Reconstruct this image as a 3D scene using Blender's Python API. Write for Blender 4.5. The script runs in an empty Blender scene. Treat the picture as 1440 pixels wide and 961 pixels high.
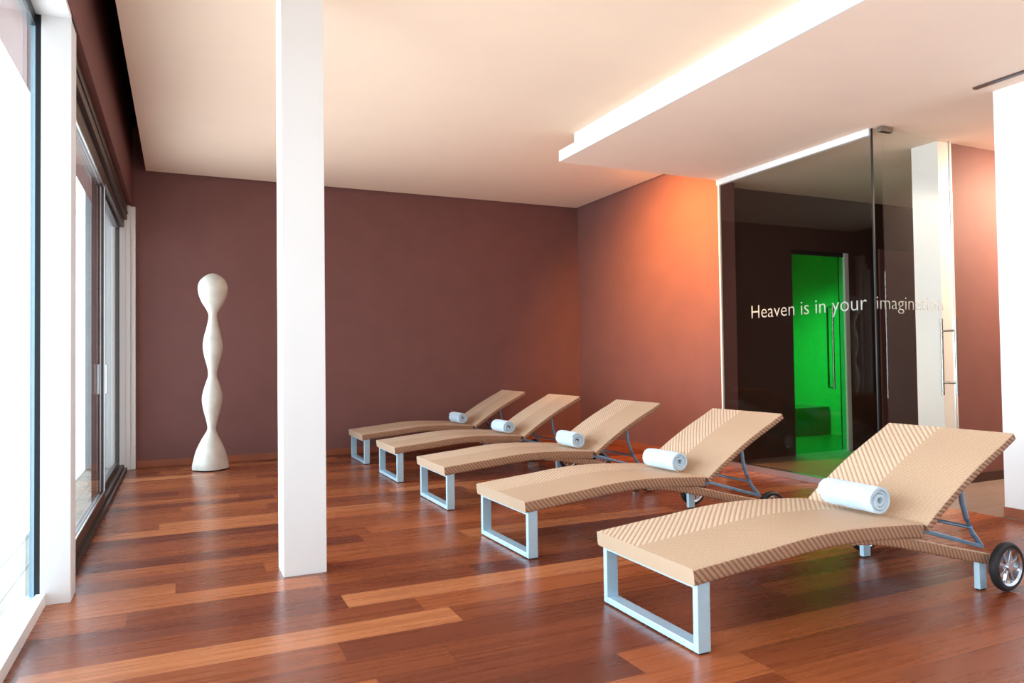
import bpy, bmesh, math, random
from mathutils import Vector, Matrix
random.seed(7)
S = bpy.context.scene
C = S.collection
R = math.radians

# ------------------------------------------------------------------ camera
cam_d = bpy.data.cameras.new('camera'); cam = bpy.data.objects.new('camera', cam_d); C.objects.link(cam)
f_px, yaw, pitch, roll = 1015.0, 0.4309, 0.0239, -0.0130
cam_d.sensor_width = 36.0; cam_d.lens = 36.0 * f_px / 1440.0
cam_d.clip_start = 0.05; cam_d.clip_end = 500
r_ = Vector((math.cos(yaw), -math.sin(yaw), 0)); h_ = Vector((math.sin(yaw), math.cos(yaw), 0)); u_ = Vector((0, 0, 1))
fw = h_ * math.cos(pitch) + u_ * math.sin(pitch); up = u_ * math.cos(pitch) - h_ * math.sin(pitch)
rr = r_ * math.cos(roll) + up * math.sin(roll); uu = up * math.cos(roll) - r_ * math.sin(roll)
m = Matrix((rr, uu, -fw)).transposed().to_4x4(); m.translation = Vector((0, 0, 1.2))
cam.matrix_world = m
S.camera = cam

# ------------------------------------------------------------------ sky, lights, exposure
S.view_settings.view_transform = 'Standard'; S.view_settings.look = 'None'
S.view_settings.gamma = 1.0; S.view_settings.use_curve_mapping = False
S.view_settings.exposure = 0.0
W = bpy.data.worlds.new('sky'); S.world = W; W.use_nodes = True
nt = W.node_tree; nt.nodes.clear()
wo = nt.nodes.new('ShaderNodeOutputWorld'); bg = nt.nodes.new('ShaderNodeBackground')
tc = nt.nodes.new('ShaderNodeTexCoord'); sx = nt.nodes.new('ShaderNodeSeparateXYZ'); rp = nt.nodes.new('ShaderNodeValToRGB')
nt.links.new(tc.outputs['Generated'], sx.inputs[0]); nt.links.new(sx.outputs['Z'], rp.inputs[0])
rp.color_ramp.elements[0].position = 0.0; rp.color_ramp.elements[0].color = (0.88, 0.94, 1.0, 1)
rp.color_ramp.elements[1].position = 0.7; rp.color_ramp.elements[1].color = (0.62, 0.82, 1.0, 1)
nt.links.new(rp.outputs[0], bg.inputs['Color'])
# hazy bright sky on the window side (-X), calmer elsewhere
def wm(op, a, b):
    o = nt.nodes.new('ShaderNodeMath'); o.operation = op
    for i, x in enumerate((a, b)):
        if hasattr(x, 'is_output'): nt.links.new(x, o.inputs[i])
        else: o.inputs[i].default_value = x
    return o.outputs[0]
glow = wm('POWER', wm('MAXIMUM', wm('ADD', wm('MULTIPLY', sx.outputs['X'], -0.86), wm('MULTIPLY', sx.outputs['Y'], 0.5)), 0.0), 2.0)
nt.links.new(wm('ADD', wm('MULTIPLY', glow, 11.5), 1.9), bg.inputs['Strength'])
nt.links.new(bg.outputs[0], wo.inputs[0])

def area(name, loc, size, rot, color=(1, 1, 1), energy=0, portal=False, spread=180):
    l = bpy.data.lights.new(name, 'AREA'); l.shape = 'RECTANGLE'; l.size, l.size_y = size
    l.color = color; l.energy = energy; l.spread = R(spread)
    if portal: l.cycles.is_portal = True
    o = bpy.data.objects.new(name, l); C.objects.link(o); o.location = loc; o.rotation_euler = rot
    return o
# portals: only tell the renderer where daylight comes in
area('window_portal', (-0.75, 0.6, 1.5), (3.0, 7.3), (0, R(-90), 0), portal=True)
area('window_portal', (-0.75, 6.8, 1.45), (2.8, 4.9), (0, R(-90), 0), portal=True)
area('rear_portal', (1.0, -3.1, 1.45), (3.2, 2.9), (R(90), 0, 0), portal=True)

def spot(name, loc, target, energy, color, size=60, blend=0.8, rad=0.05):
    l = bpy.data.lights.new(name, 'SPOT'); l.energy = energy; l.color = color; l.spot_size = R(size); l.spot_blend = blend; l.shadow_soft_size = rad
    o = bpy.data.objects.new(name, l); C.objects.link(o); o.location = loc
    o.rotation_euler = (Vector(target) - Vector(loc)).to_track_quat('-Z', 'Y').to_euler()
    return o
WARM = (1.0, 0.50, 0.20)

# ------------------------------------------------------------------ helpers
def tag(o, label=None, cat=None, group=None, kind=None):
    if label: o['label'] = label
    if cat: o['category'] = cat
    if group: o['group'] = group
    if kind: o['kind'] = kind
    return o
def empty(name, loc, label=None, cat=None, group=None, kind=None, rz=0):
    o = bpy.data.objects.new(name, None); C.objects.link(o); o.location = loc; o.rotation_euler = (0, 0, rz)
    o.empty_display_size = 0.1
    return tag(o, label, cat, group, kind)
def box(bm, x0, x1, y0, y1, z0, z1):
    v = [bm.verts.new(p) for p in ((x0,y0,z0),(x1,y0,z0),(x1,y1,z0),(x0,y1,z0),(x0,y0,z1),(x1,y0,z1),(x1,y1,z1),(x0,y1,z1))]
    for f in ((0,3,2,1),(4,5,6,7),(0,1,5,4),(1,2,6,5),(2,3,7,6),(3,0,4,7)): bm.faces.new([v[i] for i in f])
def tube(bm, pts, r, n=12, caps=True):
    pts = [Vector(p) for p in pts]; rings = []
    for i, p in enumerate(pts):
        t = (pts[min(i+1, len(pts)-1)] - pts[max(i-1, 0)]).normalized()
        a = Vector((0,0,1)) if abs(t.z) < 0.9 else Vector((0,1,0))
        e1 = t.cross(a).normalized(); e2 = e1.cross(t)
        rings.append([bm.verts.new(p + e1*r*math.cos(2*math.pi*k/n) + e2*r*math.sin(2*math.pi*k/n)) for k in range(n)])
    for a, b in zip(rings, rings[1:]):
        for k in range(n): bm.faces.new((a[k], a[(k+1)%n], b[(k+1)%n], b[k]))
    if caps: bm.faces.new(rings[0][::-1]); bm.faces.new(rings[-1])
def obj(name, bm, mat, parent=None, loc=(0,0,0), smooth=False, bevel=0, angle=35):
    bmesh.ops.recalc_face_normals(bm, faces=bm.faces)
    if smooth:
        for f in bm.faces: f.smooth = True
        for e in bm.edges:
            if len(e.link_faces) == 2 and e.calc_face_angle(0) > R(angle): e.smooth = False
    me = bpy.data.meshes.new(name); bm.to_mesh(me); bm.free()
    o = bpy.data.objects.new(name, me); C.objects.link(o); o.location = loc
    for mm in (mat if isinstance(mat, (list, tuple)) else [mat]): me.materials.append(mm)
    if parent: o.parent = parent
    if bevel:
        b = o.modifiers.new('bevel', 'BEVEL'); b.width = bevel; b.segments = 2; b.limit_method = 'ANGLE'
    return o
def bx(name, dims, mat, parent=None, bevel=0, **k):
    bm = bmesh.new(); box(bm, *dims); o = obj(name, bm, mat, parent, bevel=bevel)
    return tag(o, **k) if k else o
def struct(name, dims, mat, bevel=0, label=None):
    bm = bmesh.new()
    for d in (dims if isinstance(dims[0], (list, tuple)) else [dims]): box(bm, *d)
    return tag(obj(name, bm, mat, bevel=bevel), label, None, None, 'structure')

# ------------------------------------------------------------------ materials
class N:
    def __init__(s, name):
        s.m = bpy.data.materials.new(name); s.m.use_nodes = True; s.t = s.m.node_tree; s.t.nodes.clear()
        s.out = s.t.nodes.new('ShaderNodeOutputMaterial')
    def n(s, kind, **k):
        o = s.t.nodes.new('ShaderNode' + kind)
        for a, b in k.items(): setattr(o, a, b)
        return o
    def l(s, a, b): s.t.links.new(a, b)
    def val(s, x, sock):
        if hasattr(x, 'is_output'): s.l(x, sock)
        else: sock.default_value = x
    def math(s, op, a, b=None, c=None):
        o = s.n('Math', operation=op)
        for i, x in enumerate((a, b, c)):
            if x is not None: s.val(x, o.inputs[i])
        return o.outputs[0]
    def noise(s, vec, scale, detail=3, rough=.5, dim='3D'):
        o = s.n('TexNoise', noise_dimensions=dim); o.inputs['Scale'].default_value = scale
        o.inputs['Detail'].default_value = detail; o.inputs['Roughness'].default_value = rough
        if vec is not None: s.l(vec, o.inputs['Vector'])
        return o.outputs['Fac']
    def ramp(s, fac, stops, interp='LINEAR'):
        o = s.n('ValToRGB'); e = o.color_ramp.elements; o.color_ramp.interpolation = interp
        while len(e) < len(stops): e.new(.5)
        for x, (p, c) in zip(e, stops): x.position = p; x.color = (*c, 1)
        s.l(fac, o.inputs[0]); return o.outputs[0]
    def mix(s, f, a, b, mode='MIX'):
        o = s.n('Mix', data_type='RGBA', blend_type=mode)
        s.val(f, o.inputs[0])
        for x, k in ((a, 6), (b, 7)):
            if hasattr(x, 'is_output'): s.l(x, o.inputs[k])
            else: o.inputs[k].default_value = (*x, 1)
        return o.outputs[2]
    def bsdf(s, color, rough=.5, metal=0, spec=.5, normal=None, coat=0, sheen=0):
        b = s.n('BsdfPrincipled')
        if hasattr(color, 'is_output'): s.l(color, b.inputs['Base Color'])
        else: b.inputs['Base Color'].default_value = (*color, 1)
        s.val(rough, b.inputs['Roughness']); b.inputs['Metallic'].default_value = metal
        b.inputs['Specular IOR Level'].default_value = spec; b.inputs['Coat Weight'].default_value = coat
        b.inputs['Sheen Weight'].default_value = sheen
        if normal is not None: s.l(normal, b.inputs['Normal'])
        s.l(b.outputs[0], s.out.inputs[0]); return b
    def bump(s, h, strength=.3, dist=.01):
        o = s.n('Bump'); o.inputs['Strength'].default_value = strength; o.inputs['Distance'].default_value = dist
        s.l(h, o.inputs['Height']); return o.outputs[0]
    def obj(s): return s.n('TexCoord').outputs['Object']

def paint(name, col, rough=.6, spec=.3, var=.04, bump=.04):
    n = N(name); o = n.obj(); f = n.noise(o, 3, 4)
    dark = tuple(c*(1-var) for c in col); light = tuple(min(1, c*(1+var)) for c in col)
    c = n.ramp(f, [(.3, dark), (.7, light)])
    n.bsdf(c, rough, 0, spec, n.bump(n.noise(o, 220, 2), bump, .002)); return n.m
def metal(name, col, rough=.25, m_=1.0):
    n = N(name); f = n.noise(n.obj(), 40, 3)
    n.bsdf(n.ramp(f, [(.3, tuple(c*.94 for c in col)), (.7, col)]), rough, m_); return n.m
def thin_glass(name, tint, refl=1.0):
    n = N(name)
    g = n.n('BsdfGlossy'); g.inputs['Roughness'].default_value = 0.0; g.inputs['Color'].default_value = (1, 1, 1, 1)
    t = n.n('BsdfTransparent'); t.inputs[0].default_value = (*tint, 1)
    lw = n.n('LayerWeight'); lw.inputs['Blend'].default_value = .5
    f = n.math('MULTIPLY', n.math('ADD', .04, n.math('MULTIPLY', n.math('POWER', lw.outputs['Facing'], 5), .96)), refl)
    mx = n.n('MixShader'); n.l(f, mx.inputs[0]); n.l(t.outputs[0], mx.inputs[1]); n.l(g.outputs[0], mx.inputs[2])
    n.l(mx.outputs[0], n.out.inputs[0]); return n.m

M = {}
M['white'] = paint('white_paint', (.79, .80, .80), .45, .4, .01, .02)
M['ceiling'] = paint('ceiling_paint', (.93, .74, .58), .8, .2, .01, .02)
M['soffit'] = paint('soffit_paint', (.90, .72, .60), .8, .2, .015, .02)
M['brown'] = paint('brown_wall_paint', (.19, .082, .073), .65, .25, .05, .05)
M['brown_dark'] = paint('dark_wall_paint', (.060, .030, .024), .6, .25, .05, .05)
M['slot'] = paint('slot_black', (.012, .008, .007), .9, .1)
M['skirt'] = paint('skirting_wood', (.30, .085, .035), .4, .4, .2)
M['bronze'] = metal('bronze_aluminium', (.085, .060, .052), .42, .5)
M['darkframe'] = metal('dark_frame', (.022, .028, .032), .35, .5)
M['alu'] = metal('aluminium', (.72, .76, .80), .3)
M['steel'] = metal('brushed_steel', (.36, .35, .33), .25)
M['chrome'] = metal('chrome', (.62, .68, .76), .2)
M['silver'] = metal('satin_silver_paint', (.46, .66, .78), .38, .3)
M['strut'] = metal('strut_steel', (.25, .42, .60), .28, .7)
M['rubber'] = paint('black_rubber', (.012, .012, .014), .6, .4)
M['wglass'] = thin_glass('window_glass', (.965, .985, .985), .7)
M['pglass'] = thin_glass('partition_glass', (.87, .87, .85), .55)
M['dglass'] = thin_glass('door_glass', (.97, .98, .965), .7)
M['gglass'] = thin_glass('green_door_glass', (.40, .92, .60), .8)
M['green'] = paint('green_wall_paint', (.015, .52, .20), .5, .3)
M['green_dark'] = paint('green_bench_tile', (.01, .12, .03), .3, .5)
M['outwall'] = paint('outside_render', (.42, .52, .54), .8, .2)
M['overhang'] = paint('overhang_render', (.70, .60, .46), .8, .2)

def wood_floor():
    n = N('timber_floor'); o = n.obj(); sp = n.n('SeparateXYZ'); n.l(o, sp.inputs[0]); x, y = sp.outputs[0], sp.outputs[1]
    w = .207
    v = n.math('DIVIDE', n.math('SUBTRACT', y, .033), w); row = n.math('FLOOR', v); fv = n.math('FRACT', v)
    wn = n.n('TexWhiteNoise', noise_dimensions='1D'); n.l(row, wn.inputs['W'])
    u = n.math('DIVIDE', n.math('ADD', x, n.math('MULTIPLY', wn.outputs['Value'], 9.7)), 1.75)
    col = n.math('FLOOR', u); fu = n.math('FRACT', u)
    cb = n.n('CombineXYZ'); n.l(row, cb.inputs[0]); n.l(col, cb.inputs[1])
    w2 = n.n('TexWhiteNoise', noise_dimensions='2D'); n.l(cb.outputs[0], w2.inputs['Vector']); rnd = w2.outputs['Value']
    base = n.ramp(rnd, [(0, (.115, .027, .013)), (.22, (.18, .043, .017)), (.6, (.25, .064, .021)), (.88, (.34, .094, .030)), (1, (.47, .17, .065))])
    g = n.n('CombineXYZ'); n.l(n.math('MULTIPLY', x, 1.3), g.inputs[0]); n.l(n.math('MULTIPLY', y, 26), g.inputs[1]); n.l(n.math('MULTIPLY', rnd, 40), g.inputs[2])
    g1 = n.noise(g.outputs[0], 1.0, 6, .62)
    g2v = n.n('CombineXYZ'); n.l(n.math('MULTIPLY', x, 5), g2v.inputs[0]); n.l(n.math('MULTIPLY', y, 120), g2v.inputs[1]); n.l(n.math('MULTIPLY', rnd, 15), g2v.inputs[2])
    g2 = n.noise(g2v.outputs[0], 1.0, 3)
    grain = n.ramp(g1, [(.25, (.74, .68, .66)), (.5, (.97, .95, .95)), (.8, (1.22, 1.25, 1.3))])
    c = n.mix(1.0, base, grain, 'MULTIPLY')
    c = n.mix(.2, c, n.ramp(g2, [(.3, (.6, .55, .55)), (.7, (1.15, 1.15, 1.15))]), 'MULTIPLY')
    # seams
    e1 = n.math('MINIMUM', fv, n.math('SUBTRACT', 1, fv)); e1 = n.math('MULTIPLY', e1, w)
    e2 = n.math('MINIMUM', fu, n.math('SUBTRACT', 1, fu)); e2 = n.math('MULTIPLY', e2, 1.75)
    e = n.math('MINIMUM', e1, e2); seam = n.math('LESS_THAN', e, .0014)
    c = n.mix(n.math('MULTIPLY', seam, .6), c, (.03, .010, .006))
    h = n.math('SUBTRACT', n.math('MULTIPLY', g1, .15), n.math('MULTIPLY', seam, .5))
    rgh = n.math('ADD', .20, n.math('MULTIPLY', g1, .16))
    n.bsdf(c, rgh, 0, .38, n.bump(h, .05, .004)); return n.m
M['floor'] = wood_floor()

def tiles():
    n = N('grey_brown_tile'); o = n.obj(); b = n.n('TexBrick'); n.l(o, b.inputs['Vector'])
    b.offset = .5; b.inputs['Scale'].default_value = 1; b.inputs['Brick Width'].default_value = 1.2; b.inputs['Row Height'].default_value = .3
    b.inputs['Mortar Size'].default_value = .003
    b.inputs['Color1'].default_value = (.24, .18, .155, 1); b.inputs['Color2'].default_value = (.30, .235, .20, 1); b.inputs['Mortar'].default_value = (.10, .08, .07, 1)
    st = n.n('Mapping'); st.inputs['Scale'].default_value = (2, 16, 1); n.l(o, st.inputs[0])
    c = n.mix(.5, b.outputs[0], n.ramp(n.noise(st.outputs[0], 1.5, 5), [(.3, (.75, .75, .75)), (.7, (1.2, 1.2, 1.2))]), 'MULTIPLY')
    n.bsdf(c, .35, 0, .5); return n.m
M['tile'] = tiles()

def deck():
    n = N('deck_boards'); o = n.obj(); sp = n.n('SeparateXYZ'); n.l(o, sp.inputs[0])
    fr = n.math('FRACT', n.math('DIVIDE', sp.outputs[0], .14)); seam = n.math('LESS_THAN', fr, .05)
    mp = n.n('Mapping'); mp.inputs['Scale'].default_value = (40, 2, 1); n.l(o, mp.inputs[0])
    c = n.ramp(n.noise(mp.outputs[0], 1, 4), [(.3, (.40, .36, .28)), (.7, (.58, .53, .43))])
    n.bsdf(n.mix(seam, c, (.05, .045, .04)), .6); return n.m
M['deck'] = deck()

def wicker():
    n = N('woven_rattan'); uv = n.n('TexCoord').outputs['UV']; sp = n.n('SeparateXYZ'); n.l(uv, sp.inputs[0]); u, v = sp.outputs[0], sp.outputs[1]
    # herringbone: ribs lean one way on the far strip, the other way elsewhere; braid on the sides
    s1 = n.math('GREATER_THAN', v, .40)
    d = n.math('SUBTRACT', n.math('MULTIPLY', s1, 2), 1)
    ph = n.math('SUBTRACT', u, n.math('MULTIPLY', d, v))
    # broad ribs on the far strip, fine ones elsewhere
    a = n.math('MULTIPLY', ph, n.math('ADD', 2*math.pi/.019, n.math('MULTIPLY', s1, 2*math.pi/.034-2*math.pi/.019)))
    rib = n.math('ABSOLUTE', n.math('SINE', n.math('MULTIPLY', a, .5)))
    # strands crossing the ribs
    q = n.math('ADD', u, n.math('MULTIPLY', d, v)); st = n.math('ABSOLUTE', n.math('SINE', n.math('MULTIPLY', q, math.pi/.0075)))
    st2 = n.math('ABSOLUTE', n.math('SINE', n.math('MULTIPLY', ph, math.pi/.0085)))
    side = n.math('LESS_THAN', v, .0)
    wt = n.math('ADD', .35, n.math('MULTIPLY', n.math('MAXIMUM', s1, side), .55))
    h = n.math('ADD', n.math('MULTIPLY', rib, wt), n.math('MULTIPLY', n.math('MULTIPLY', st, st2), .30))
    nz = n.noise(uv, 130, 4, .7)
    c = n.ramp(h, [(.0, (.38, .235, .145)), (.28, (.60, .42, .28)), (.75, (.74, .555, .40)), (1, (.79, .62, .465))])
    # edge braid of slanting strands; shade of the sides is put into darker browns
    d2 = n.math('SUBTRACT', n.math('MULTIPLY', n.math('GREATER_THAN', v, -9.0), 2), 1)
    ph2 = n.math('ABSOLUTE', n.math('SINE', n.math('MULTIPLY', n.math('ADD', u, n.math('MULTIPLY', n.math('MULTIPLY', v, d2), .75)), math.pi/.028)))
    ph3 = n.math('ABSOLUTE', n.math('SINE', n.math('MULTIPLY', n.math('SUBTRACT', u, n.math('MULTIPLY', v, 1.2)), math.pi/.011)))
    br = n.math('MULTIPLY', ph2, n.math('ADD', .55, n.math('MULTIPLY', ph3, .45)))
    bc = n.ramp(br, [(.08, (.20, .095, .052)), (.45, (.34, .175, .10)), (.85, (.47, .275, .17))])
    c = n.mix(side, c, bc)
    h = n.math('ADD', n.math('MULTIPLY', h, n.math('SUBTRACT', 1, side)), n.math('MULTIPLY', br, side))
    c = n.mix(.5, c, n.ramp(nz, [(.35, (.66, .62, .58)), (.62, (1.14, 1.14, 1.14))]), 'MULTIPLY')
    n.bsdf(c, .5, 0, .4, n.bump(h, .75, .006)); return n.m
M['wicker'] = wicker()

def terry():
    n = N('terry_towel'); o = n.obj(); f = n.noise(o, 260, 3); g = n.noise(o, 14, 3)
    n.bsdf(n.ramp(g, [(.3, (.46, .60, .72)), (.7, (.55, .69, .80))]), .95, 0, .1, n.bump(n.math('ADD', f, g), .6, .004), sheen=.4); return n.m
M['towel'] = terry()
def plaster():
    n = N('pale_stone'); o = n.obj(); f = n.noise(o, 9, 5); g = n.noise(o, 90, 3)
    n.bsdf(n.ramp(f, [(.3, (.58, .55, .48)), (.7, (.70, .67, .60))]), .42, 0, .45, n.bump(n.math('ADD', f, n.math('MULTIPLY', g, .3)), .25, .01)); return n.m
M['stone'] = plaster()
def frosted():
    n = N('frosted_lettering'); d = n.n('BsdfDiffuse'); d.inputs[0].default_value = (.72, .74, .71, 1)
    t = n.n('BsdfTransparent'); mx = n.n('MixShader'); mx.inputs[0].default_value = .5
    n.l(t.outputs[0], mx.inputs[1]); n.l(d.outputs[0], mx.inputs[2]); n.l(mx.outputs[0], n.out.inputs[0]); return n.m
M['letter'] = frosted()

# ------------------------------------------------------------------ the room
ZC, ZS = 3.44, 3.14
XR, YB, YS, YJ = 5.42, 9.37, 6.24, 4.30
struct('floor', (-.62, XR, -3, YB, -.1, 0), M['floor'])
struct('ceiling', [(-.36, XR-.035, YS, YB-.03, ZC, ZC+.06), (-.36, 3.57, -3, YS, ZC, ZC+.06)], M['ceiling'])
struct('ceiling', (-1.0, 9.6, -3, 9.8, 3.95, 4.05), M['slot'])                    # dark deck above the hung ceiling
struct('wall_back', (-.62, XR+.2, YB, YB+.25, 0, 3.95), M['brown'])
struct('wall_right', (XR, XR+.2, YS, YB, 0, 3.95), M['brown'])
struct('wall_right', (5.49, 5.70, -3, 3.33, 0, ZS), M['white'], label='white wall to the right of the passage')
struct('wall_left', (-.90, -.50, -3, YB, 3.0, 3.95), M['brown'])
struct('baseboard_back', (-.46, XR, YB-.018, YB, 0, .078), M['skirt'], .003)
struct('baseboard_right', [(XR-.018, XR, YS, YB-.018, 0, .078), (5.472, 5.49, -3, 3.33, 0, .07)], M['skirt'], .003)
# dropped soffit in two steps
bm = bmesh.new(); box(bm, 3.42, 9.4, -3, YS, ZS, 3.25); 
tag(obj('ceiling', bm, M['soffit']), 'dropped lower ceiling slab over the loungers', kind='structure')
struct('ceiling', (3.57, XR, -3, YS-.02, 3.25, 3.95), M['white'])
struct('trim_1', [(3.405, 3.42, -3, YS+.0, ZS, 3.25)], M['white'])
struct('trim_2', [(5.27, 5.31, -3, 3.34, ZS-.012, ZS+.002)], M['bronze'])
struct('wall_rear', [(2.6, 9.4, -3.2, -3, 0, 3.95), (-.9, 2.6, -3.2, -3, 2.9, 3.95)], M['white'])
# passage and glazed room
struct('floor', (XR, 9.4, -3, 6.5, -.1, 0.0), M['tile'])
struct('ceiling', (XR+.2, 9.4, YS, 6.5, ZS, 3.25), M['soffit'])
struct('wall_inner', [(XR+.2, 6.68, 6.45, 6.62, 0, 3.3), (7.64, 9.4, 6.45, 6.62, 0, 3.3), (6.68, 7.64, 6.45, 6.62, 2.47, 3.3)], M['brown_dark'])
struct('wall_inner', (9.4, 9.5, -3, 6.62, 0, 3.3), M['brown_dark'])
struct('wall_passage', (6.48, 9.4, YJ+.02, YJ+.28, 0, ZS), M['brown'])
struct('wall_passage', (6.29, 6.48, YJ+.02, YJ+.28, 0, ZS), M['white'], label='white pillar end of the passage wall')
struct('baseboard_passage', (6.49, 9.4, YJ+.002, YJ+.02, 0, .085), M['brown_dark'])
spot('pillar_fill_spot', (5.72, 4.95, 3.08), (6.29, 4.5, 1.3), 24, (1, .93, .82), 100, 1.0, .05)  # unseen spot added to brighten the white pillar end; no fitting here
struct('wall_passage', (5.70, 9.4, 3.13, 3.33, 0, ZS), M['white'])

# white column and pier at the windows
struct('wall_column', (.52, .755, 4.205, 4.436, 0, ZC), M['white'], .002, 'free-standing square white column')
struct('wall_pier', (-.637, -.505, 4.27, 4.46, 0, 3.0), M['white'], .002, 'white pier between the two windows')

# ------------------------------------------------------------------ windows on the left
def win(name, label): return empty(name, (0, 0, 0), label, None, None, 'structure')
w1 = win('window_1', 'tall fixed window nearest the camera')
bx('window_pane', (-.677, -.668, -2.95, 4.30, .04, 2.95), M['wglass'], w1)
bm = bmesh.new(); box(bm, -.662, -.638, 4.275, 4.46, 0, 3.0); box(bm, -.70, -.662, -3, 4.46, 2.92, 3.0)
obj('window_frame', bm, M['darkframe'], w1)
bx('window_sill', (-.655, -.612, -3, 4.268, 0, .062), M['white'], w1, .002)
bm = bmesh.new(); box(bm, -.70, -.657, -3, 4.29, 0, .05); box(bm, -.685, -.662, 4.29, 4.46, .05, 2.92)
obj('window_seal', bm, M['silver'], w1)
struct('trim_3', (-.66, -.505, -3, 4.46, 2.975, 3.0), M['white'])

w2 = win('window_2', 'sliding terrace window beyond the pier')
bm = bmesh.new()
box(bm, -.66, -.545, 4.46, 9.22, 0, .035); box(bm, -.66, -.575, 4.46, 9.22, .035, .07)
obj('window_track', bm, M['bronze'], w2, bevel=.003)
bm = bmesh.new(); box(bm, -.68, -.545, 4.46, 9.22, 2.83, 3.0); box(bm, -.68, -.575, 4.46, 9.22, 2.74, 2.83); box(bm, -.555, -.535, 4.46, 9.22, 2.90, 2.915)
obj('window_head', bm, M['bronze'], w2, bevel=.003)
def sash(x, y0, y1, z0, z1, wd, mat_in):
    bm = bmesh.new()
    box(bm, x-.022, x+.022, y0, y1, z0, z0+.07); box(bm, x-.022, x+.022, y0, y1, z1-.07, z1)
    box(bm, x-.022, x+.022, y0, y0+wd, z0+.07, z1-.07); box(bm, x-.022, x+.022, y1-wd, y1, z0+.07, z1-.07)
    fr = obj('sash', bm, M['bronze'], w2, bevel=.003)
    bx('window_pane', (x-.006, x+.006, y0+wd-.01, y1-wd+.01, z0+.06, z1-.06), M['wglass'], fr)
    bm = bmesh.new()
    for a, b, c, d in ((y0+wd-.004, y1-wd+.004, z0+.064, z0+.078), (y0+wd-.004, y1-wd+.004, z1-.078, z1-.064)): box(bm, x+.016, x+.024, a, b, c, d)
    for yy in (y0+wd-.004, y1-wd-.008): box(bm, x+.016, x+.024, yy, yy+.012, z0+.064, z1-.064)
    obj('glazing_bead', bm, mat_in, fr)
    return fr
sash(-.598, 4.30, 6.98, .07, 2.76, .06, M['alu'])
sash(-.640, 6.80, 9.18, .05, 2.78, .10, M['darkframe'])
bx('handle', (-.575, -.555, 6.90, 6.93, .95, 1.20), M['alu'], w2, .004)
bm = bmesh.new(); box(bm, -.56, -.515, 9.22, 9.30, 0, 3.0); box(bm, -.515, -.465, 9.28, 9.37, 0, 3.0); box(bm, -.70, -.56, 9.2, 9.37, 0, 3.0)
obj('window_jamb', bm, M['white'], w2, bevel=.003)

# outside: terrace strip, overhang and pier, pale ground far below
struct('terrace_deck', (-1.0, -.705, -3, 9.8, -.06, -.01), M['deck'])
struct('roof_overhang', (-1.0, -.90, -3, 9.8, 3.33, 3.6), M['overhang'])
struct('outer_pier', (-.99, -.70, 9.55, 9.85, 0, 3.33), M['outwall'])

# ------------------------------------------------------------------ glass partition, glass door
gp = empty('glass_partition', (XR-.02, YJ, 0), 'tall fixed glass wall pane lettered Heaven is in your, beside the orange wall', 'glass wall')
Yl = YS - YJ
bx('glass_pane', (-.006, .006, 0, Yl-.01, .05, ZS-.055), M['pglass'], gp)
bx('floor_channel', (-.035, .03, 0.03, Yl, 0, .065), M['alu'], gp, .004)
bx('head_channel', (-.03, .02, 0.0, Yl, ZS-.06, ZS-.001), M['white'], gp)
bx('end_post', (-.012, .012, Yl-.02, Yl, .065, ZS-.06), M['white'], gp)
bx('edge_seal', (-.008, .008, -.009, .002, .0, ZS-.001), M['darkframe'], gp)

gd = empty('glass_door', (XR, YJ-.075, 0), 'frameless glass door lettered imagination with long steel handles', 'glass door')
bx('glass_pane', (.012, .885, -.005, .005, .012, ZS-.02), M['dglass'], gd)
bm = bmesh.new(); box(bm, -.02, .13, -.022, .022, ZS-.045, ZS-.001); box(bm, .02, .12, -.03, .03, ZS-.012, ZS-.001)
obj('door_fitting', bm, M['steel'], gd, bevel=.002)
bx('edge_strip', (.882, .892, -.007, .007, .012, ZS-.02), M['alu'], gd)
bm = bmesh.new(); X = 6.235-XR
for yy in (-.065, .065): tube(bm, [(X, yy, .82), (X, yy, 1.51)], .012, 14)
for z in (.935, 1.40): tube(bm, [(X, -.065, z), (X, .065, z)], .010, 12)
obj('handle', bm, M['steel'], gd, smooth=True)

def lettering(body, width, cap, mat, parent, mw):
    cu = bpy.data.curves.new('lettering', 'FONT'); cu.body = body; cu.size = 1; cu.extrude = 0.0; cu.resolution_u = 4; cu.offset = -.009
    t = bpy.data.objects.new('tmp', cu); C.objects.link(t)
    bpy.context.view_layer.update()
    me = bpy.data.meshes.new_from_object(t.evaluated_get(bpy.context.evaluated_depsgraph_get()))
    bpy.data.objects.remove(t)
    xs = [v.co.x for v in me.vertices]; x0, x1 = min(xs), max(xs)
    for v in me.vertices:
        v.co.x = (v.co.x-x0)/(x1-x0)*width; v.co.y = v.co.y*cap/.69
    me.name = 'lettering'; me.materials.append(mat)
    o = bpy.data.objects.new('lettering', me); C.objects.link(o); o.parent = parent; o.matrix_local = mw
    s = o.modifiers.new('solid', 'SOLIDIFY'); s.thickness = .001
    return o
# reads from +Y to -Y on the partition, from -X to +X on the door
lettering('Heaven is in your', 1.385, .135, M['letter'], gp,
          Matrix(((0, 0, -1, -.009), (-1, 0, 0, 5.762-YJ), (0, 1, 0, 1.585), (0, 0, 0, 1))))
lettering('imagination', .845, .115, M['letter'], gd,
          Matrix(((1, 0, 0, 5.313-XR), (0, 0, -1, -.009), (0, 1, 0, 1.578), (0, 0, 0, 1))))

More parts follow.
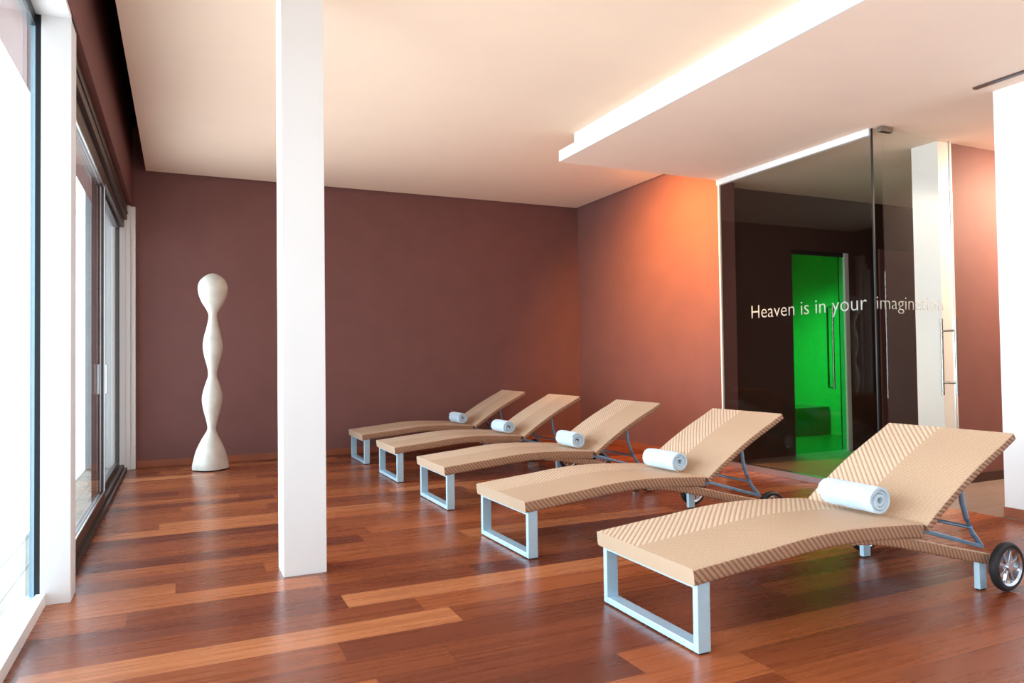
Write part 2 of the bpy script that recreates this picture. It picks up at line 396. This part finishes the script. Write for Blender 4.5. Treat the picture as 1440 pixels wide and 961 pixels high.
# green steam room door and room
gr = empty('door_1', (6.68, 6.45, 0), 'green glass door in the dark wall behind the partition', None, None, 'structure')
bx('door_pane', (.01, .885, .03, .042, .01, 2.42), M['gglass'], gr)
bm = bmesh.new(); box(bm, .885, .955, .0, .09, 0, 2.47)
obj('door_jamb', bm, M['white'], gr, bevel=.003)
bx('door_head', (0, .885, .02, .06, 2.42, 2.47), M['darkframe'], gr)
bm = bmesh.new()
for yy in (-.05, .12): tube(bm, [(.70 if yy > 0 else .60, yy, .78), (.70 if yy > 0 else .60, yy, 1.80)], .013, 12)
for z in (.79, 1.79): tube(bm, [(.60, -.05, z), (.70, .12, z)], .011, 10)
obj('door_handle', bm, M['steel'], gr, smooth=True)
struct('wall_steam_room', [(6.3, 6.4, 6.62, 9.0, 0, 2.9), (8.9, 9.0, 6.62, 9.0, 0, 2.9), (6.3, 9.0, 8.9, 9.0, 0, 2.9), (6.3, 9.0, 6.62, 9.0, 2.85, 2.9)], M['green'])
struct('floor_steam_room', (6.4, 8.9, 6.5, 8.9, -.1, 0.0), M['green_dark'])
bx('bench', (6.42, 8.88, 7.9, 8.88, 0.0, .42), M['green_dark'], None, .01, label='dark green tiled bench inside the green steam room', cat='bench')
lt = area('steam_room_light', (7.5, 7.7, 2.82), (1.2, .8), (0, 0, 0), (.03, 1, .48), 95, spread=120)
db = empty('door_2', (8.17, 6.45, 0), 'flush brown door in the dark wall', None, None, 'structure')
bx('door_leaf', (0, .72, -.02, 0, .01, 2.55), M['brown'], db, .003)

# ------------------------------------------------------------------ lamps of the room (hidden fittings)
spot('wall_washer', (3.95, 6.42, 3.30), (5.42, 6.95, 2.1), 820, (1, .43, .08), 112, 1.0, .06)
for px_ in (7.65, 8.7): spot('passage_downlight', (px_, 3.43, 3.0), (px_-.6, 4.3, 1.6), 310, (1, .72, .50), 150, 1.0, .04)

# ------------------------------------------------------------------ statue
def statue():
    prof = [(853,160,290),(835,160,289),(815,164,287),(780,172,278),(740,189,262),(715,203,251),(695,213,246),(670,211,250),(640,204,257),(610,197,264),(575,193,270),(545,197,268),(510,207,258),(485,215,251),(465,216,251),(440,212,256),(405,203,265),(365,197,272),(325,201,267),(285,211,259),(255,217,253),(232,218,252),(210,209,262),(185,194,277),(155,183,288),(125,179,292),(100,185,286),(82,200,272),(70,218,254),(65,234,238)]
    k = .00279; bm = bmesh.new(); n = 40; rings = []
    # resample with Catmull-Rom for a smooth skin
    P = [Vector(((853-y)*k, ((l+r)/2-228)*k, (r-l)/2*k)) for y, l, r in prof]; Q = []
    for i in range(len(P)-1):
        a, b, c, d = P[max(i-1,0)], P[i], P[i+1], P[min(i+2, len(P)-1)]
        for j in range(4):
            t = j/4; Q.append(.5*((2*b)+(c-a)*t+(2*a-5*b+4*c-d)*t*t+(3*b-a-3*c+d)*t**3))
    Q.append(P[-1])
    for q in Q:
        z, cx, rad = q; sq = max(0, 1-z/.5)
        ring = []
        for i in range(n):
            t = 2*math.pi*i/n; c, s = math.cos(t), math.sin(t)
            kk = 1+.06*sq*math.cos(4*t)
            ring.append(bm.verts.new((cx+rad*c*kk, rad*s*.92*kk, z+.012)))
        rings.append(ring)
    for a, b in zip(rings, rings[1:]):
        for i in range(n): bm.faces.new((a[i], a[(i+1)%n], b[(i+1)%n], b[i]))
    bm.faces.new(rings[0][::-1]); bm.faces.new(rings[-1])
    root = empty('statue', (.315, 8.80, 0), 'tall pale abstract totem sculpture with bulbous head by the back wall', 'sculpture')
    obj('totem_body', bm, M['stone'], root, smooth=True, angle=60)
    bm = bmesh.new(); rg = []
    for z in (0, .013):
        rg.append([bm.verts.new((-.009+.176*math.cos(2*math.pi*i/n)*(1+.06*math.cos(8*math.pi*i/n)), .162*math.sin(2*math.pi*i/n)*(1+.06*math.cos(8*math.pi*i/n)), z)) for i in range(n)])
    for i in range(n): bm.faces.new((rg[0][i], rg[0][(i+1)%n], rg[1][(i+1)%n], rg[1][i]))
    bm.faces.new(rg[0][::-1]); bm.faces.new(rg[1])
    obj('foot_plate', bm, M['slot'], root)
statue()

# ------------------------------------------------------------------ sun loungers
def spline(pts, n):
    P = [Vector((p[0], 0, p[1])) for p in pts]; out = []
    for i in range(len(P)-1):
        a, b, c, d = P[max(i-1,0)], P[i], P[i+1], P[min(i+2, len(P)-1)]
        for j in range(n):
            t = j/n; out.append(.5*((2*b)+(c-a)*t+(2*a-5*b+4*c-d)*t*t+(3*b-a-3*c+d)*t**3))
    out.append(P[-1]); return out
def slab(pts, y0, y1, th, r=.012, n=5):
    """woven slab following a side profile given along its top; rounded edges; UV = (arc length, way round)"""
    path = spline(pts, n); bm = bmesh.new(); uvl = bm.loops.layers.uv.new('UVMap')
    Wd = y1-y0; sec = []   # (y, depth below top, v)
    def arc(cy, cd, a0, a1, v0):
        for k in range(5):
            a = R(a0+(a1-a0)*k/4); sec.append((cy+r*math.cos(a), cd-r*math.sin(a), v0+r*abs(R(a1-a0))*k/4))
    q = r*math.pi/2
    arc(y1-r, r, 90, 0, Wd-r); arc(y1-r, th-r, 0, -90, Wd-r+q+th-2*r)
    m_ = len(sec)
    for k in range(5): # near bottom corner
        a = R(-90-90*k/4); sec.append((y0+r+r*math.cos(a), th-r-r*math.sin(a), -(q+th-2*r)-q+q*k/4+r))
    for k in range(5):
        a = R(180-90*k/4); sec.append((y0+r+r*math.cos(a), r-r*math.sin(a), -q+q*k/4+r))
    ns = len(sec); rings = []; us = []; L = 0
    for i, p in enumerate(path):
        if i: L += (p-path[i-1]).length
        t = (path[min(i+1, len(path)-1)]-path[max(i-1, 0)]).normalized(); nn = Vector((-t.z, 0, t.x))
        rings.append([bm.verts.new((p.x-nn.x*d, y, p.z-nn.z*d)) for y, d, v in sec]); us.append(L)
    for i in range(len(rings)-1):
        for k in range(ns):
            k2 = (k+1) % ns
            f = bm.faces.new((rings[i][k], rings[i+1][k], rings[i+1][k2], rings[i][k2]))
            va, vb = sec[k][2], sec[k2][2]
            if k == m_-1: vb = va+Wd
            for lp, (uu_, vv) in zip(f.loops, ((us[i], va), (us[i+1], va), (us[i+1], vb), (us[i], vb))): lp[uvl].uv = (uu_, vv)
    for i, ring in ((0, rings[0][::-1]), (-1, rings[-1])):
        f = bm.faces.new(ring)
        for lp in f.loops: lp[uvl].uv = ((lp.vert.co.y-y0)*4+lp.vert.co.z*2, .2)
    return bm
LW = .735
def make_lounger():
    root = empty('sun_lounger', (0, 0, 0))
    seat = [(0,.350),(.12,.361),(.26,.374),(.40,.386),(.56,.402),(.72,.413),(.88,.415),(1.05,.409),(1.20,.400),(1.30,.393),(1.372,.386)]
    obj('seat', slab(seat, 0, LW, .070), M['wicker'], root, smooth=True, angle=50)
    back = [(1.392,.374),(1.47,.430),(1.56,.490),(1.66,.553),(1.78,.622),(1.90,.684),(2.00,.733),(2.085,.778)]
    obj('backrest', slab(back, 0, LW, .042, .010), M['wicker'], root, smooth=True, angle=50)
    bm = bmesh.new()
    for y in (.012, LW-.044): box(bm, .028, .092, y, y+.032, .006, .288)
    box(bm, .028, .092, .044, LW-.044, .006, .036); box(bm, .028, .092, .044, LW-.044, .262, .288)
    ff = obj('leg_frame', bm, M['silver'], root, bevel=.003)
    for y in (.016, LW-.040): bx('floor_glide', (.034, .086, y, y+.024, 0, .007), M['rubber'], ff)
    rail = [(.92,.388),(1.05,.376),(1.20,.346),(1.338,.313),(1.45,.285),(1.558,.256),(1.72,.217),(1.875,.180)]
    for y in (.006, LW-.050):
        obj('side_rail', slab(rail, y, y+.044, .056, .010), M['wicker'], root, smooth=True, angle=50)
        lg = obj('leg', (lambda b: (box(b, 1.798, 1.856, y+.008, y+.038, .007, .150), b)[1])(bmesh.new()), M['silver'], root, bevel=.003)
        bm = bmesh.new(); box(bm, 1.803, 1.851, y+.012, y+.034, 0, .008); obj('floor_glide', bm, M['rubber'], lg)
    bm = bmesh.new(); box(bm, 1.835, 1.87, .048, LW-.048, .13, .165); obj('rear_crossbar', bm, M['silver'], root, bevel=.003)
    for y in (.085, LW-.105):
        bm = bmesh.new()
        a, b = Vector((1.405, 0, .345)), Vector((1.95, 0, .185)); t = (b-a).normalized(); nn = Vector((-t.z, 0, t.x))
        vs = [bm.verts.new((p.x+nn.x*s, yy, p.z+nn.z*s)) for yy in (y, y+.02) for p, s in ((a,-.009),(b,-.009),(b,.011),(a,.011))]
        for f in ((0,1,2,3),(7,6,5,4),(0,4,5,1),(1,5,6,2),(2,6,7,3),(3,7,4,0)): bm.faces.new([vs[i] for i in f])
        obj('support_track', bm, M['strut'], root, bevel=.003)
        bm = bmesh.new(); tube(bm, [(1.94, y+.01, .195), (1.875, y+.01, .265), (1.83, y+.01, .345), (1.80, y+.01, .43), (1.775, y+.01, .585)], .013, 12)
        obj('support_strut', bm, M['strut'], root, smooth=True)
    bm = bmesh.new(); tube(bm, [(1.855, .085, .298), (1.855, LW-.085, .298)], .010, 12); obj('support_crossbar', bm, M['strut'], root, smooth=True)
    bm = bmesh.new(); tube(bm, [(1.388, .03, .335), (1.388, LW-.03, .335)], .011, 12); obj('hinge_rod', bm, M['strut'], root, smooth=True)
    # wheels
    cx, cz, r = 1.915, .124, .122
    for side, y in ((-1, -.048), (1, LW+.048)):
        wh = bpy.data.objects.new('wheel', None); C.objects.link(wh); wh.parent = root; wh.location = (cx, y, cz); wh.empty_display_size = .05
        bm = bmesh.new(); n = 48; sec = [(r-.030,-.018),(r-.012,-.021),(r-.003,-.013),(r,0),(r-.003,.013),(r-.012,.021),(r-.030,.018)]
        rg = [[bm.verts.new((q*math.cos(2*math.pi*i/n), w, q*math.sin(2*math.pi*i/n))) for q, w in sec] for i in range(n)]
        for i in range(n):
            for k in range(len(sec)): bm.faces.new((rg[i][k], rg[(i+1)%n][k], rg[(i+1)%n][(k+1)%len(sec)], rg[i][(k+1)%len(sec)]))
        obj('tyre', bm, M['rubber'], wh, smooth=True)
        bm = bmesh.new(); sec = [(r-.040,-.014),(r-.029,-.021),(r-.029,.021),(r-.040,.014)]
        rg = [[bm.verts.new((q*math.cos(2*math.pi*i/n), w, q*math.sin(2*math.pi*i/n))) for q, w in sec] for i in range(n)]
        for i in range(n):
            for k in range(4): bm.faces.new((rg[i][k], rg[(i+1)%n][k], rg[(i+1)%n][(k+1)%4], rg[i][(k+1)%4]))
        obj('rim', bm, M['chrome'], wh, smooth=True)
        bm = bmesh.new()
        for i in range(8):
            a = 2*math.pi*i/8+.3; rot = Matrix.Rotation(a, 4, 'Y')
            vs = [bm.verts.new(rot @ Vector(p)) for p in ((.012,-.012,-.010),(r-.036,-.010,-.0055),(r-.036,-.010,.0055),(.012,-.012,.010),(.012,.006,-.010),(r-.036,.004,-.0055),(r-.036,.004,.0055),(.012,.006,.010))]
            for f in ((0,1,2,3),(7,6,5,4),(0,4,5,1),(1,5,6,2),(2,6,7,3),(3,7,4,0)): bm.faces.new([vs[j] for j in f])
        obj('spokes', bm, M['chrome'], wh, bevel=.001)
        bm = bmesh.new(); tube(bm, [(0,-.020,0),(0,.018,0)], .018, 20)
        obj('hub', bm, M['chrome'], wh, smooth=True)
        bm = bmesh.new(); tube(bm, [(cx, y, cz), (1.86, .05 if side < 0 else LW-.05, cz+.03)], .008, 10)
        obj('axle', bm, M['strut'], root, smooth=True)
    return root
def kids(o): return [c for c in bpy.data.objects if c.parent == o]
def copy_tree(o, parent=None):
    ch = kids(o); c = o.copy(); C.objects.link(c)
    if parent: c.parent = parent
    for k in ch: copy_tree(k, c)
    return c
proto = make_lounger()
spots = [(1.855, 2.335), (1.855, 3.885), (1.895, 5.44), (1.90, 6.91), (1.90, 8.30)]
labs = ['woven rattan sun lounger nearest the camera, one wheel fully in view',
        'woven rattan sun lounger, second from the front, before the green glass door',
        'woven rattan sun lounger in the middle of the row of five',
        'woven rattan sun lounger, second from the back wall, fourth in the row',
        'woven rattan sun lounger farthest away, standing along the brown back wall']
lng = []
for i in range(5):
    o = proto if i == 0 else copy_tree(proto); lng.append(o)
for o, (x, y), lb in zip(lng, spots, labs):
    o.location = (x, y, 0); o.rotation_euler.z = R(1.2) if o is lng[1] else 0; tag(o, lb, 'sun lounger', 'sun loungers in a row')

# ------------------------------------------------------------------ rolled towels
def make_towel(seed, rad, length, turns):
    rnd = random.Random(seed); bm = bmesh.new(); n = int(turns*26); secs = 12
    th = rad/(turns+.35)*.80
    def sp(t, off):  # t 0..1 outward
        a = 2*math.pi*turns*t + 2.6; rr_ = .012+(rad-.012-th/2)*t**.9+off
        return rr_*math.cos(a), rr_*math.sin(a)*.97
    grid = []
    for j in range(secs+1):
        yy = length*(j/secs)
        wob = 1+.015*math.sin(j*1.3+seed); inner, outer = [], []
        for i in range(n+1):
            t = i/n; e = th/2*(1.0 if 1 < i < n-1 else .4)
            jit = .004*math.sin(t*11+seed)+.003*rnd.random() if j in (0, secs) else 0
            y2 = yy+(jit if j == 0 else -jit)
            if j in (0, secs): e *= .72
            a = sp(t, -e); b = sp(t, e)
            inner.append(bm.verts.new((a[0]*wob, y2, a[1]*wob))); outer.append(bm.verts.new((b[0]*wob, y2, b[1]*wob)))
        grid.append(outer+inner[::-1])
    m_ = len(grid[0])
    for a, b in zip(grid, grid[1:]):
        for k in range(m_): bm.faces.new((a[k], a[(k+1)%m_], b[(k+1)%m_], b[k]))
    for g in (grid[0], grid[-1]):
        for i in range(n): bm.faces.new((g[i], g[i+1], g[m_-2-i], g[m_-1-i]))
    return bm
tow = [(1.285, .165, .325, .078, 3.1), (1.295, .20, .34, .073, 3.3), (1.29, .12, .33, .075, 3.0), (1.28, .10, .33, .075, 3.2), (1.28, .10, .33, .072, 3.0)]
tl = ['rolled pale blue towel on the lounger nearest the camera', 'rolled pale blue towel on the second lounger from the front',
      'rolled pale blue towel on the middle lounger of the row', 'rolled pale blue towel on the fourth lounger, second from the back wall',
      'rolled pale blue towel on the farthest lounger, by the back wall']
for i, ((x, y), (tx, ty, ln, rad, tn)) in enumerate(zip(spots, tow)):
    o = obj('rolled_towel', make_towel(i+1, rad, ln, tn), M['towel'], smooth=True, angle=45, loc=(x+tx, y+ty, .396+rad*.97))
    o.rotation_euler = (0, 0, R([-1, 2, -2, 1, 2][i]))
    tag(o, tl[i], 'towel', 'rolled towels on the loungers')
